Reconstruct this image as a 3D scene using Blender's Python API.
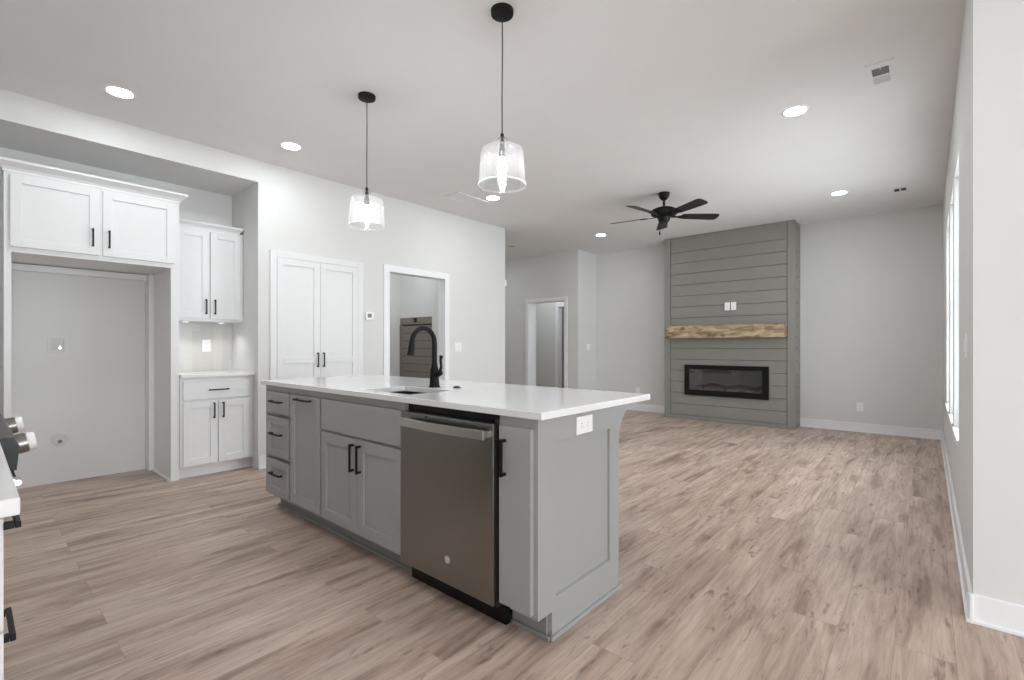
import bpy, bmesh, math, random
from mathutils import Vector, Matrix
random.seed(7)
S = bpy.context.scene
for o in list(bpy.data.objects): bpy.data.objects.remove(o)
COL = S.collection

# ---------------------------------------------------------------- camera
F_PX, CAM_H, HZ, PHI = 476.56, 1.164, 345.8, 0.717
cam_d = bpy.data.cameras.new('camera'); cam = bpy.data.objects.new('camera', cam_d); COL.objects.link(cam)
cam_d.sensor_width = 36; cam_d.sensor_fit = 'HORIZONTAL'; cam_d.lens = 36 * F_PX / 1024
cam_d.shift_y = (HZ - 340) / 1024; cam_d.clip_start = 0.02
cam.location = (0, 0, CAM_H); cam.rotation_euler = (math.pi / 2, 0, PHI)
S.camera = cam
# ---------------------------------------------------------------- exposure, world, daylight
S.view_settings.view_transform = 'Standard'; S.view_settings.look = 'None'
S.view_settings.exposure = 1.2; S.view_settings.gamma = 1; S.view_settings.use_curve_mapping = False
S.cycles.max_bounces = 16; S.cycles.diffuse_bounces = 10; S.cycles.transparent_max_bounces = 16
W = bpy.data.worlds.new('overcast_sky'); S.world = W; W.use_nodes = True
bg = W.node_tree.nodes['Background']; bg.inputs[0].default_value = (0.93, 0.97, 1.0, 1); bg.inputs[1].default_value = 1.15
LENS_E = 56.0       # recessed lamp lens emission
BULB_E = 74.0

def area(name, loc, rot, sx, sy, power, color=(1, 1, 1)):
    d = bpy.data.lights.new(name, 'AREA'); d.shape = 'RECTANGLE'; d.size = sx; d.size_y = sy; d.energy = power; d.color = color
    o = bpy.data.objects.new(name, d); COL.objects.link(o); o.location = loc; o.rotation_euler = rot
    return o
PI = math.pi
# daylight coming in through the dining-area glass, beside the camera, plus an added light behind it
area('daylight_patio_door', (5.05, 0.2, 1.15), (0, PI / 2, 0), 2.1, 2.8, 56, (0.90, 0.965, 1.0))
area('back_fill_light', (2.7, -3.30, 1.35), (PI / 2, 0, 0), 3.2, 1.9, 20, (0.90, 0.965, 1.0))  # added light at an unseen back opening, placed to brighten the far wall
# daylight through the three living-room windows
for yc in (4.30, 5.15, 6.10):
    area('daylight_window', (0.36, yc, 1.45), (0, PI / 2, 0), 2.2, 0.80, 21, (0.90, 0.965, 1.0))

# ---------------------------------------------------------------- materials
MT = {}
def nodes(name):
    m = bpy.data.materials.new(name); m.use_nodes = True; nt = m.node_tree; MT[name] = m
    return m, nt, nt.nodes['Principled BSDF'], nt.nodes.new, nt.links.new
def lin(c):
    return tuple((v / 12.92 if v <= .04045 else ((v + .055) / 1.055) ** 2.4) for v in [x / 255 for x in c]) + (1,)
def mat(name, rgb, rough=.5, metal=0, noise=0.03, scale=8, bump=0, stretch=(1, 1, 1), spec=.5, coat=0):
    m, nt, p, N, L = nodes(name)
    c = lin(rgb)
    tc = N('ShaderNodeTexCoord'); mp = N('ShaderNodeMapping'); mp.inputs['Scale'].default_value = stretch
    L(tc.outputs['Object'], mp.inputs[0])
    n = N('ShaderNodeTexNoise'); n.inputs['Scale'].default_value = scale; n.inputs['Detail'].default_value = 4; L(mp.outputs[0], n.inputs[0])
    r = N('ShaderNodeValToRGB'); r.color_ramp.elements[0].position = .3; r.color_ramp.elements[1].position = .7
    r.color_ramp.elements[0].color = tuple(v * (1 - noise) for v in c[:3]) + (1,)
    r.color_ramp.elements[1].color = tuple(min(1, v * (1 + noise)) for v in c[:3]) + (1,)
    L(n.outputs[0], r.inputs[0]); L(r.outputs[0], p.inputs['Base Color'])
    p.inputs['Roughness'].default_value = rough; p.inputs['Metallic'].default_value = metal
    p.inputs['Specular IOR Level'].default_value = spec; p.inputs['Coat Weight'].default_value = coat
    if bump:
        b = N('ShaderNodeBump'); b.inputs['Strength'].default_value = bump; b.inputs['Distance'].default_value = .002
        L(n.outputs[0], b.inputs['Height']); L(b.outputs[0], p.inputs['Normal'])
    return m
WALL = mat('wall_paint', (217, 217, 216), .75, noise=.012, scale=3, bump=.05, spec=.3)
CEIL = mat('ceiling_paint', (226, 226, 226), .85, noise=.012, scale=3, spec=.2)
TRIM = mat('trim_white', (234, 235, 237), .4, noise=.01)
CABW = mat('cabinet_white', (225, 225, 226), .4, noise=.01)
GREY = mat('island_grey_paint', (160, 161, 162), .38, noise=.015)
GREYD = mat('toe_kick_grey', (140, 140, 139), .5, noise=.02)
SHIP = mat('shiplap_grey_paint', (136, 134, 129), .36, noise=.02, scale=4)
GAP = mat('groove_dark', (58, 58, 56), .8)
MUDP = mat('mudroom_panel_paint', (128, 118, 110), .5, noise=.03)
QUARTZ = mat('white_quartz', (234, 234, 235), .13, noise=.012, scale=30, coat=.2)
BLACK = mat('matte_black_metal', (14, 14, 15), .5, metal=0, noise=.05, spec=.25)
BLKGLOSS = mat('black_gloss', (10, 10, 11), .3, noise=.02, spec=.3)
DARK = mat('dark_cavity', (28, 27, 26), .8)
STEEL = mat('brushed_stainless', (146, 145, 142), .3, metal=1, noise=.05, scale=25, stretch=(1, 1, 60), bump=.04)
STEELB = mat('bright_steel', (205, 203, 198), .38, metal=1, noise=.03, scale=25)
SINKM = mat('sink_steel', (128, 128, 128), .3, metal=1, noise=.04, scale=30)
CHROME = mat('polished_chrome', (225, 225, 228), .12, metal=1, noise=.01)
PLATE = mat('white_plastic', (240, 240, 240), .35, noise=.01)
SLOT = mat('slot_grey', (176, 176, 176), .5)
LOUV = mat('louver_grey', (120, 121, 122), .5)
LOUVL = mat('pale_grey_plastic', (205, 205, 202), .5)
LCD = mat('lcd_dark', (70, 76, 82), .2)
ASH = mat('ember_bed', (170, 170, 168), .8, noise=.5, scale=60, bump=.5)
LOG = mat('faux_log', (78, 70, 62), .85, noise=.45, scale=24, stretch=(1, 5, 5), bump=.5)
GRASS = mat('lawn_green', (150, 165, 120), .9, noise=.2, scale=3)
PATIO = mat('patio_concrete', (190, 188, 184), .9, noise=.06, scale=3)
CORD = mat('pendant_cord', (40, 40, 40), .6, noise=.1, scale=200)
FANB = mat('fan_blade_black', (30, 29, 29), .45, noise=.12, scale=20, stretch=(1, 12, 1))

def mat_floor():
    m, nt, p, N, L = nodes('vinyl_plank_floor')
    tc = N('ShaderNodeTexCoord'); mp = N('ShaderNodeMapping'); mp.inputs['Rotation'].default_value = (0, 0, PI / 2)
    L(tc.outputs['Object'], mp.inputs[0])
    br = N('ShaderNodeTexBrick'); br.offset = .37; br.offset_frequency = 2
    for k, v in (('Scale', 1), ('Brick Width', 1.22), ('Row Height', .178), ('Mortar Size', .0008), ('Mortar Smooth', .1), ('Bias', 0)): br.inputs[k].default_value = v
    br.inputs['Color1'].default_value = (0, 0, 0, 1); br.inputs['Color2'].default_value = (1, 1, 1, 1); br.inputs['Mortar'].default_value = (.5, .5, .5, 1)
    L(mp.outputs[0], br.inputs[0])
    # per-plank offset so each plank has its own figure
    ml = N('ShaderNodeVectorMath'); ml.operation = 'SCALE'; ml.inputs['Scale'].default_value = 31.0; L(br.outputs['Color'], ml.inputs[0])
    ad = N('ShaderNodeVectorMath'); ad.operation = 'ADD'; L(tc.outputs['Object'], ad.inputs[0]); L(ml.outputs[0], ad.inputs[1])
    def nz(scale, st, det, dist=0):
        q = N('ShaderNodeMapping'); q.inputs['Scale'].default_value = st; L(ad.outputs[0], q.inputs[0])
        n = N('ShaderNodeTexNoise'); n.inputs['Scale'].default_value = scale; n.inputs['Detail'].default_value = det; n.inputs['Distortion'].default_value = dist
        n.inputs['Roughness'].default_value = .6
        L(q.outputs[0], n.inputs[0]); return n
    n1 = nz(1.0, (9, 1.3, 1), 5, .6); n2 = nz(1.0, (60, 3.5, 1), 4, .3); n3 = nz(1, (26, 5.0, 1), 4, 1.6)
    r1 = N('ShaderNodeValToRGB'); e = r1.color_ramp.elements
    e[0].position = .30; e[0].color = lin((142, 120, 106)); e[1].position = .66; e[1].color = lin((206, 186, 172))
    x = e.new(.47); x.color = lin((185, 163, 149))
    L(n1.outputs[0], r1.inputs[0])
    r2 = N('ShaderNodeValToRGB'); e = r2.color_ramp.elements
    e[0].position = .33; e[0].color = (.80, .79, .78, 1); e[1].position = .62; e[1].color = (1.05, 1.05, 1.05, 1)
    L(n2.outputs[0], r2.inputs[0])
    r3 = N('ShaderNodeValToRGB'); e = r3.color_ramp.elements
    e[0].position = .30; e[0].color = (.50, .46, .44, 1); e[1].position = .41; e[1].color = (1, 1, 1, 1)
    L(n3.outputs[0], r3.inputs[0])
    def mul(a, b, f=1):
        q = N('ShaderNodeMix'); q.data_type = 'RGBA'; q.blend_type = 'MULTIPLY'; q.inputs[0].default_value = f
        L(a, q.inputs[6]); L(b, q.inputs[7]); return q.outputs[2]
    c = mul(mul(r1.outputs[0], r2.outputs[0]), r3.outputs[0], .8)
    pl = N('ShaderNodeMapRange'); pl.inputs[3].default_value = .94; pl.inputs[4].default_value = 1.05; L(br.outputs['Color'], pl.inputs[0])
    cb = N('ShaderNodeCombineColor'); [L(pl.outputs[0], cb.inputs[i]) for i in range(3)]
    c = mul(c, cb.outputs[0])
    mo = N('ShaderNodeMix'); mo.data_type = 'RGBA'; L(br.outputs['Fac'], mo.inputs[0]); L(c, mo.inputs[6]); mo.inputs[7].default_value = lin((146, 128, 115))
    L(mo.outputs[2], p.inputs['Base Color'])
    p.inputs['Roughness'].default_value = .42; p.inputs['Specular IOR Level'].default_value = .4
    b = N('ShaderNodeBump'); b.inputs['Strength'].default_value = .12; b.inputs['Distance'].default_value = .001; L(n2.outputs[0], b.inputs['Height']); L(b.outputs[0], p.inputs['Normal'])
    return m
FLOOR = mat_floor()

def mat_wood():
    m, nt, p, N, L = nodes('rustic_pine')
    tc = N('ShaderNodeTexCoord'); mp = N('ShaderNodeMapping'); mp.inputs['Scale'].default_value = (1.6, 5, 7); L(tc.outputs['Object'], mp.inputs[0])
    n = N('ShaderNodeTexNoise'); n.inputs['Scale'].default_value = 2; n.inputs['Detail'].default_value = 6; n.inputs['Distortion'].default_value = 1.5; L(mp.outputs[0], n.inputs[0])
    r = N('ShaderNodeValToRGB'); e = r.color_ramp.elements
    e[0].position = .38; e[0].color = lin((132, 110, 84)); e[1].position = .68; e[1].color = lin((196, 176, 146)); L(n.outputs[0], r.inputs[0])
    v = N('ShaderNodeTexVoronoi'); v.inputs['Scale'].default_value = 8.5; q = N('ShaderNodeMapping'); q.inputs['Scale'].default_value = (.75, 1, 1.1); L(tc.outputs['Object'], q.inputs[0]); L(q.outputs[0], v.inputs[0])
    k = N('ShaderNodeValToRGB'); e = k.color_ramp.elements; e[0].position = .16; e[0].color = (.30, .25, .21, 1); e[1].position = .36; e[1].color = (1, 1, 1, 1); L(v.outputs['Distance'], k.inputs[0])
    x = N('ShaderNodeMix'); x.data_type = 'RGBA'; x.blend_type = 'MULTIPLY'; x.inputs[0].default_value = .8; L(r.outputs[0], x.inputs[6]); L(k.outputs[0], x.inputs[7])
    L(x.outputs[2], p.inputs['Base Color']); p.inputs['Roughness'].default_value = .7
    b = N('ShaderNodeBump'); b.inputs['Strength'].default_value = .4; b.inputs['Distance'].default_value = .004; L(n.outputs[0], b.inputs['Height']); L(b.outputs[0], p.inputs['Normal'])
    return m
PINE = mat_wood()

def mat_tile():
    m, nt, p, N, L = nodes('glossy_backsplash_tile')
    tc = N('ShaderNodeTexCoord'); sp = N('ShaderNodeSeparateXYZ'); L(tc.outputs['Object'], sp.inputs[0])
    cb = N('ShaderNodeCombineXYZ'); L(sp.outputs[2], cb.inputs[0]); L(sp.outputs[1], cb.inputs[1])
    br = N('ShaderNodeTexBrick'); br.offset = .5
    for k, v in (('Scale', 1), ('Brick Width', .2), ('Row Height', .065), ('Mortar Size', .0016), ('Mortar Smooth', .2)): br.inputs[k].default_value = v
    br.inputs['Color1'].default_value = lin((200, 199, 195)); br.inputs['Color2'].default_value = lin((209, 208, 204)); br.inputs['Mortar'].default_value = lin((210, 210, 207))
    L(cb.outputs[0], br.inputs[0]); L(br.outputs[0], p.inputs['Base Color']); p.inputs['Roughness'].default_value = .3
    n = N('ShaderNodeTexNoise'); n.inputs['Scale'].default_value = 22; L(tc.outputs['Object'], n.inputs[0])
    b = N('ShaderNodeBump'); b.inputs['Strength'].default_value = .35; b.inputs['Distance'].default_value = .003; L(n.outputs[0], b.inputs['Height']); L(b.outputs[0], p.inputs['Normal'])
    return m
TILE = mat_tile()

def mat_emit(name, rgb, s):
    m = bpy.data.materials.new(name); m.use_nodes = True; nt = m.node_tree; nt.nodes.clear()
    e = nt.nodes.new('ShaderNodeEmission'); o = nt.nodes.new('ShaderNodeOutputMaterial'); e.inputs[0].default_value = (*rgb, 1); e.inputs[1].default_value = s
    nt.links.new(e.outputs[0], o.inputs[0]); MT[name] = m; return m
LENS = mat_emit('lamp_lens_glow', (.93, .98, 1), LENS_E)
PUCK = mat_emit('puck_glow', (1, .98, .94), 1.2)
BULB = mat_emit('bulb_glow', (.96, .985, 1), BULB_E)

def mat_glass(name, tint=(1, 1, 1), refl=1.0, haze=0.0, base=0.0):
    m = bpy.data.materials.new(name); m.use_nodes = True; nt = m.node_tree; nt.nodes.clear(); N = nt.nodes.new; L = nt.links.new
    t = N('ShaderNodeBsdfTransparent'); t.inputs[0].default_value = (*tint, 1)
    g = N('ShaderNodeBsdfGlossy'); g.inputs['Roughness'].default_value = .03
    lw = N('ShaderNodeLayerWeight'); lw.inputs['Blend'].default_value = .25
    mu = N('ShaderNodeMath'); mu.operation = 'MULTIPLY'; mu.inputs[1].default_value = refl; L(lw.outputs['Fresnel'], mu.inputs[0])
    ad = N('ShaderNodeMath'); ad.operation = 'ADD'; ad.use_clamp = True; ad.inputs[1].default_value = base; L(mu.outputs[0], ad.inputs[0])
    mx = N('ShaderNodeMixShader'); L(ad.outputs[0], mx.inputs[0]); L(t.outputs[0], mx.inputs[1]); L(g.outputs[0], mx.inputs[2])
    o = N('ShaderNodeOutputMaterial'); last = mx
    if haze:
        d = N('ShaderNodeBsdfTranslucent'); d2 = N('ShaderNodeMixShader'); d2.inputs[0].default_value = haze
        L(mx.outputs[0], d2.inputs[1]); L(d.outputs[0], d2.inputs[2]); last = d2
    L(last.outputs[0], o.inputs[0]); MT[name] = m; return m
GLASS = mat_glass('clear_shade_glass', (1, 1, 1), .42, .02)
RIM = mat_glass('shade_rim_glass', (1, 1, 1), .6, .07)
PANE = mat_glass('window_pane_glass', (.97, .98, .98), .5)
SMOKED = mat_glass('fireplace_glass', (.82, .82, .82), .9, base=.08)

# ---------------------------------------------------------------- mesh helpers
FX = lambda u, n, z: (n, u, z)       # faces +X : u runs along y
FYM = lambda u, n, z: (u, -n, z)     # faces -Y : u runs along x, n = -y
FYP = lambda u, n, z: (u, n, z)      # faces +Y : u runs along x, n = y
ID = lambda x, y, z: (x, y, z)
POS = {}
class MB:
    def __init__(s, T=ID): s.bm = bmesh.new(); s.T = T
    def box(s, a0, a1, b0, b1, z0, z1, bev=0):
        b = bmesh.new()
        vs = [b.verts.new(s.T(a, q, z)) for a in (a0, a1) for q in (b0, b1) for z in (z0, z1)]
        for f in ((0, 1, 3, 2), (4, 6, 7, 5), (0, 4, 5, 1), (2, 3, 7, 6), (0, 2, 6, 4), (1, 5, 7, 3)): b.faces.new([vs[i] for i in f])
        if bev: bmesh.ops.bevel(b, geom=list(b.edges), offset=bev, segments=2, affect='EDGES', profile=.6)
        s.merge(b); return s
    def merge(s, b):
        me = bpy.data.meshes.new('t'); b.to_mesh(me); s.bm.from_mesh(me); bpy.data.meshes.remove(me); b.free()
    def cyl(s, p0, p1, r0, r1=None, n=24, bev=0):
        r1 = r0 if r1 is None else r1
        p0, p1 = Vector(s.T(*p0)), Vector(s.T(*p1)); d = (p1 - p0)
        q = d.to_track_quat('Z', 'Y'); b = bmesh.new()
        bmesh.ops.create_cone(b, cap_ends=True, segments=n, radius1=r0, radius2=r1, depth=d.length)
        if bev: bmesh.ops.bevel(b, geom=[e for e in b.edges if len(e.link_faces) == 2 and any(len(f.verts) > 4 for f in e.link_faces)], offset=bev, segments=2, affect='EDGES')
        bmesh.ops.transform(b, matrix=Matrix.Translation((p0 + p1) / 2) @ q.to_matrix().to_4x4(), verts=b.verts)
        s.merge(b); return s
    def lathe(s, c, prof, n=40, closed=False):
        b = bmesh.new(); rings = []
        for r, z in prof:
            rings.append([b.verts.new(s.T(c[0] + r * math.cos(2 * PI * i / n), c[1] + r * math.sin(2 * PI * i / n), c[2] + z)) for i in range(n)] if r > 1e-6 else [b.verts.new(s.T(c[0], c[1], c[2] + z))])
        prs = list(zip(rings, rings[1:])) + ([(rings[-1], rings[0])] if closed else [])
        for A, B in prs:
            for i in range(n):
                j = (i + 1) % n
                if len(A) == 1 and len(B) == 1: continue
                if len(A) == 1: b.faces.new((A[0], B[j], B[i]))
                elif len(B) == 1: b.faces.new((A[i], A[j], B[0]))
                else: b.faces.new((A[i], A[j], B[j], B[i]))
        s.merge(b); return s
    def tube(s, pts, r, n=12):
        pts = [Vector(p) for p in pts]; b = bmesh.new(); rings = []; up = None
        rs = r if isinstance(r, (list, tuple)) else [r] * len(pts)
        for i, p in enumerate(pts):
            t = (pts[min(i + 1, len(pts) - 1)] - pts[max(i - 1, 0)]).normalized()
            if up is None: up = t.orthogonal().normalized()
            up = (up - t * up.dot(t)).normalized(); v = t.cross(up)
            rings.append([b.verts.new(p + rs[i] * (math.cos(2 * PI * k / n) * up + math.sin(2 * PI * k / n) * v)) for k in range(n)])
        for A, B in zip(rings, rings[1:]):
            for k in range(n): b.faces.new((A[k], A[(k + 1) % n], B[(k + 1) % n], B[k]))
        b.faces.new(rings[0][::-1]); b.faces.new(rings[-1]); s.merge(b); return s
    def prism(s, poly, lo, hi, axis, bev=0):
        b = bmesh.new()
        def P(a, c, h): return {'x': (h, a, c), 'y': (a, h, c), 'z': (a, c, h)}[axis]
        A = [b.verts.new(s.T(*P(a, c, lo))) for a, c in poly]; B = [b.verts.new(s.T(*P(a, c, hi))) for a, c in poly]
        b.faces.new(A); b.faces.new(B[::-1]); n = len(poly)
        for i in range(n): b.faces.new((A[i], B[i], B[(i + 1) % n], A[(i + 1) % n]))
        if bev: bmesh.ops.recalc_face_normals(b, faces=b.faces); bmesh.ops.bevel(b, geom=list(b.edges), offset=bev, segments=2, affect='EDGES')
        s.merge(b); return s
    def ring(s, o, i, z0, z1):
        b = bmesh.new()
        def q(r, z): return [b.verts.new(s.T(x, y, z)) for x, y in ((r[0], r[2]), (r[1], r[2]), (r[1], r[3]), (r[0], r[3]))]
        O0, O1, I0, I1 = q(o, z0), q(o, z1), q(i, z0), q(i, z1)
        for k in range(4):
            j = (k + 1) % 4
            b.faces.new((O0[k], O0[j], O1[j], O1[k])); b.faces.new((I0[k], I1[k], I1[j], I0[j]))
            b.faces.new((O1[k], O1[j], I1[j], I1[k])); b.faces.new((O0[k], I0[k], I0[j], O0[j]))
        s.merge(b); return s
    def build(s, name, m, parent=None, smooth=None):
        bm = s.bm; bmesh.ops.recalc_face_normals(bm, faces=bm.faces)
        cs = [v.co for v in bm.verts]; lo = [min(c[i] for c in cs) for i in range(3)]; hi = [max(c[i] for c in cs) for i in range(3)]
        org = Vector(((lo[0] + hi[0]) / 2, (lo[1] + hi[1]) / 2, lo[2]))
        bmesh.ops.translate(bm, verts=bm.verts, vec=-org)
        me = bpy.data.meshes.new(name); bm.to_mesh(me); bm.free()
        me.materials.append(m)
        if smooth is not None:
            me.polygons.foreach_set('use_smooth', [True] * len(me.polygons)); me.update()
            bm2 = bmesh.new(); bm2.from_mesh(me)
            for e in bm2.edges:
                if len(e.link_faces) == 2 and e.calc_face_angle(0) > math.radians(smooth): e.smooth = False
            bm2.to_mesh(me); bm2.free()
        o = bpy.data.objects.new(name, me); COL.objects.link(o); POS[o.name] = org
        o.parent = parent; o.location = org - (POS[parent.name] if parent else Vector((0, 0, 0)))
        return o
def thing(name, loc, label, cat, group=None):
    o = bpy.data.objects.new(name, None); COL.objects.link(o); o.location = loc; o.empty_display_size = .1; POS[o.name] = Vector(loc)
    return tag(o, label, cat, group)
def tag(o, label, cat, group=None):
    o['label'] = label; o['category'] = cat
    if group: o['group'] = group
    return o
def struct(o, label=None, cat=None):
    o['kind'] = 'structure'
    if label: o['label'] = label
    if cat: o['category'] = cat
    return o
def copy_tree(o, delta=(0, 0, 0), parent=None):
    c = o.copy(); COL.objects.link(c); c.parent = parent
    POS[c.name] = POS[o.name] + Vector(delta)
    if parent is None: c.location = o.location + Vector(delta)
    for ch in [x for x in bpy.data.objects if x.parent == o]: copy_tree(ch, delta, c)
    return c

# ================================================================= SETTING
CE = 2.912; XL = -4.752; XR = .145; YF = 7.925; ZS = 2.707
def structure(name, boxes, m, label, cat, bev=0):
    b = MB()
    for q in boxes: b.box(*q, bev=bev)
    return struct(b.build(name, m), label, cat)
structure('floor', [(-8.6, 5.2, -3.4, 10.6, -.12, 0)], FLOOR, 'greyish tan wood-look plank floor running through the whole space', 'floor')
structure('ceiling', [(-8.6, 5.2, -3.4, 10.6, CE, CE + .12)], CEIL, 'flat pale grey painted ceiling', 'ceiling')
structure('wall_left', [
    (XL - .12, XL, 1.812, 3.23, 0, CE), (XL - .12, XL, 4.135, 5.294, 0, CE), (XL - .12, XL, 3.23, 4.135, 2.06, CE),   # pantry / doorway wall
    (-8.0, XL - .12, 5.17, 5.294, 0, CE)], WALL, 'light grey wall with the pantry and the doorway', 'wall')
structure('wall_niche_side', [(-5.42, XL - .12, 1.812, 1.93, 0, CE)], WALL, 'right side wall of the cabinet niche', 'wall')
structure('wall_niche_back', [(-5.72, -5.58, -.62, 1.19, 0, 1.835), (-5.72, -5.42, -.62, 1.19, 1.835, ZS), (-5.72, -5.42, 1.19, 1.93, 0, ZS)], WALL, 'back wall of the cabinet niche', 'wall')
structure('wall_bulkhead', [(-5.72, XL, -.62, 1.812, ZS, CE)], WALL, 'lowered bulkhead over the cabinet niche', 'wall')
structure('wall_mudroom', [
    (-6.52, -6.40, 2.6, 5.17, 0, CE), (-6.40, -5.176, 4.62, 5.17, 0, CE), (-5.176, XL - .12, 4.25, 5.17, 0, CE), (-6.40, XL - .12, 2.6, 2.75, 0, CE)],
    WALL, 'grey walls of the small room beyond the left doorway', 'wall')
structure('wall_hall', [
    (-8.0, -5.96, 7.3, 7.52, 0, CE), (-5.04, -4.776, 7.3, 7.52, 0, CE), (-5.96, -5.04, 7.3, 7.52, 2.04, CE),
    (-4.90, -4.776, 7.52, 8.05, 0, CE), (-8.1, -8.0, 5.17, 10.3, 0, CE),
    (-8.0, -6.16, 8.6, 8.72, 0, CE), (-5.30, -4.9, 8.6, 8.72, 0, CE), (-6.16, -5.30, 8.6, 8.72, 2.05, CE),
    (-4.9, -4.8, 8.05, 10.3, 0, CE), (-8.0, -4.8, 10.2, 10.3, 0, CE)], WALL, 'grey wall with the cased hall doorway past the left wall', 'wall')
structure('wall_far', [(-4.78, XR + .15, YF, YF + .12, 0, CE)], WALL, 'grey far wall behind the fireplace', 'wall')
WIN = [(3.98, 4.64), (4.84, 5.50), (5.72, 6.50)]; WZ = (.58, 2.36)
bx = [(XR, XR + .15, 2.79, WIN[0][0], 0, CE), (XR, XR + .15, WIN[0][1], WIN[1][0], 0, CE), (XR, XR + .15, WIN[1][1], WIN[2][0], 0, CE), (XR, XR + .15, WIN[2][1], YF, 0, CE)]
for a, b in WIN: bx += [(XR, XR + .15, a, b, 0, WZ[0]), (XR, XR + .15, a, b, WZ[1], CE)]
structure('wall_right', bx, WALL, 'light grey right wall with three tall windows', 'wall')
structure('wall_right_near', [(XR + .0, 5.0, 2.792, 2.94, 0, CE)], WALL, 'light grey wall stub turning right beside the camera', 'wall')
structure('wall_dining', [(5.0, 5.12, -3.2, -1.3, 0, CE), (5.0, 5.12, 1.7, 2.94, 0, CE), (5.0, 5.12, -1.3, 1.7, 2.25, CE)], WALL, 'dining wall with patio door', 'wall')
structure('wall_back', [(-5.72, .6, -.76, -.62, 0, CE), (.46, .6, -3.34, -.76, 0, CE), (.46, 1.05, -3.34, -3.2, 0, CE), (4.4, 5.12, -3.34, -3.2, 0, CE), (1.05, 4.4, -3.34, -3.2, 0, .35), (1.05, 4.4, -3.34, -3.2, 2.35, CE)], WALL, 'wall behind the range and camera', 'wall')
structure('ground_outside', [(.29, 12, 2.94, 12, -.25, -.15), (5.2, 12, -8, 2.94, -.25, -.15), (-6, 5.2, -8, -3.4, -.25, -.15)], PATIO, 'pale concrete ground outside', 'ground')

# baseboards : tall flat board, rounded top, quarter-round shoe
def baseboard(name, runs, label):
    b = MB()
    for T, u0, u1, n in runs:
        b.T = T
        b.box(u0, u1, n, n + .014, 0, .122, bev=.004); b.box(u0, u1, n + .003, n + .024, 0, .018, bev=.006)
    return struct(b.build(name, TRIM), label, 'baseboard')
FXM = lambda u, n, z: (-n, u, z)     # faces -X
baseboard('baseboard_far', [(FYM, -4.776, -3.25, -YF), (FYM, -1.385, XR, -YF)], 'white baseboard along the far wall')
baseboard('baseboard_right', [(FXM, 2.766, YF, -XR)], 'white baseboard along the right wall')
baseboard('baseboard_right_near', [(FYM, XR - .02, 5.0, -2.792)], 'white baseboard on the near right wall stub')
baseboard('baseboard_left', [(FX, 1.812, 1.912, XL), (FX, 2.91, 3.185, XL), (FX, 4.21, 5.318, XL), (FYM, -5.33, XL + .02, -1.812 - .0)][:3], 'white baseboard along the left wall')
baseboard('baseboard_hall', [(FYM, -8, -6.0, -7.3), (FYM, -4.99, -4.776, -7.3), (FX, 7.3, YF, -4.776), (FYP, -8, XL, 5.294)], 'white baseboard around the hall')

# windows of the right wall
for i, (a, b) in enumerate(WIN):
    w = thing(f'window_{i+1}', (XR, (a + b) / 2, WZ[0]), '', '')
    del w['category']; w['label'] = ('nearest', 'middle', 'farthest')[i] + ' of the three tall white windows in the right wall'; w['kind'] = 'structure'
    f = MB()
    f.box(XR + .05, XR + .10, a, a + .045, *WZ, bev=.003); f.box(XR + .05, XR + .10, b - .045, b, *WZ, bev=.003)
    f.box(XR + .05, XR + .10, a + .045, b - .045, WZ[0], WZ[0] + .045, bev=.003); f.box(XR + .05, XR + .10, a + .045, b - .045, WZ[1] - .045, WZ[1], bev=.003)
    zm = (WZ[0] + WZ[1]) / 2; f.box(XR + .055, XR + .095, a + .045, b - .045, zm - .02, zm + .02, bev=.003)
    f.build('window_frame', TRIM, w)
    c = MB(); c.box(XR - .012, XR - .0005, a - .01, b + .01, WZ[0] - .02, WZ[0] + .006, bev=.002); c.box(XR - .0005, XR + .05, a + .001, b - .001, WZ[0] + .0005, WZ[0] + .006)
    c.build('window_sill', TRIM, w)
    MB().box(XR + .07, XR + .076, a + .04, b - .04, WZ[0] + .04, WZ[1] - .04).build('pane', PANE, w)

# door casings
def casing(name, T, u0, u1, n, top, depth, w, label, th=.018, lining=True):
    b = MB(T)
    b.box(u0 - w, u0, n, n + th, 0, top + w, bev=.003); b.box(u1, u1 + w, n, n + th, 0, top + w, bev=.003); b.box(u0, u1, n, n + th, top, top + w, bev=.003)
    if lining:
        b.box(u0 - .028, u0, n - depth, n, 0, top); b.box(u1, u1 + .028, n - depth, n, 0, top); b.box(u0 - .028, u1 + .028, n - depth, n, top, top + .02)
    return struct(b.build(name, TRIM), label, 'door frame')
casing('door_1', FX, 3.259, 4.107, XL, 2.032, .12, .078, 'white cased doorway in the left wall')
casing('door_2', FYM, -5.93, -5.07, -7.3, 2.01, .24, .068, 'white cased doorway in the hall wall')
casing('door_3', FYM, -6.13, -5.33, -8.6, 2.02, .12, .085, 'white cased opening deeper inside the hall room')

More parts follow.
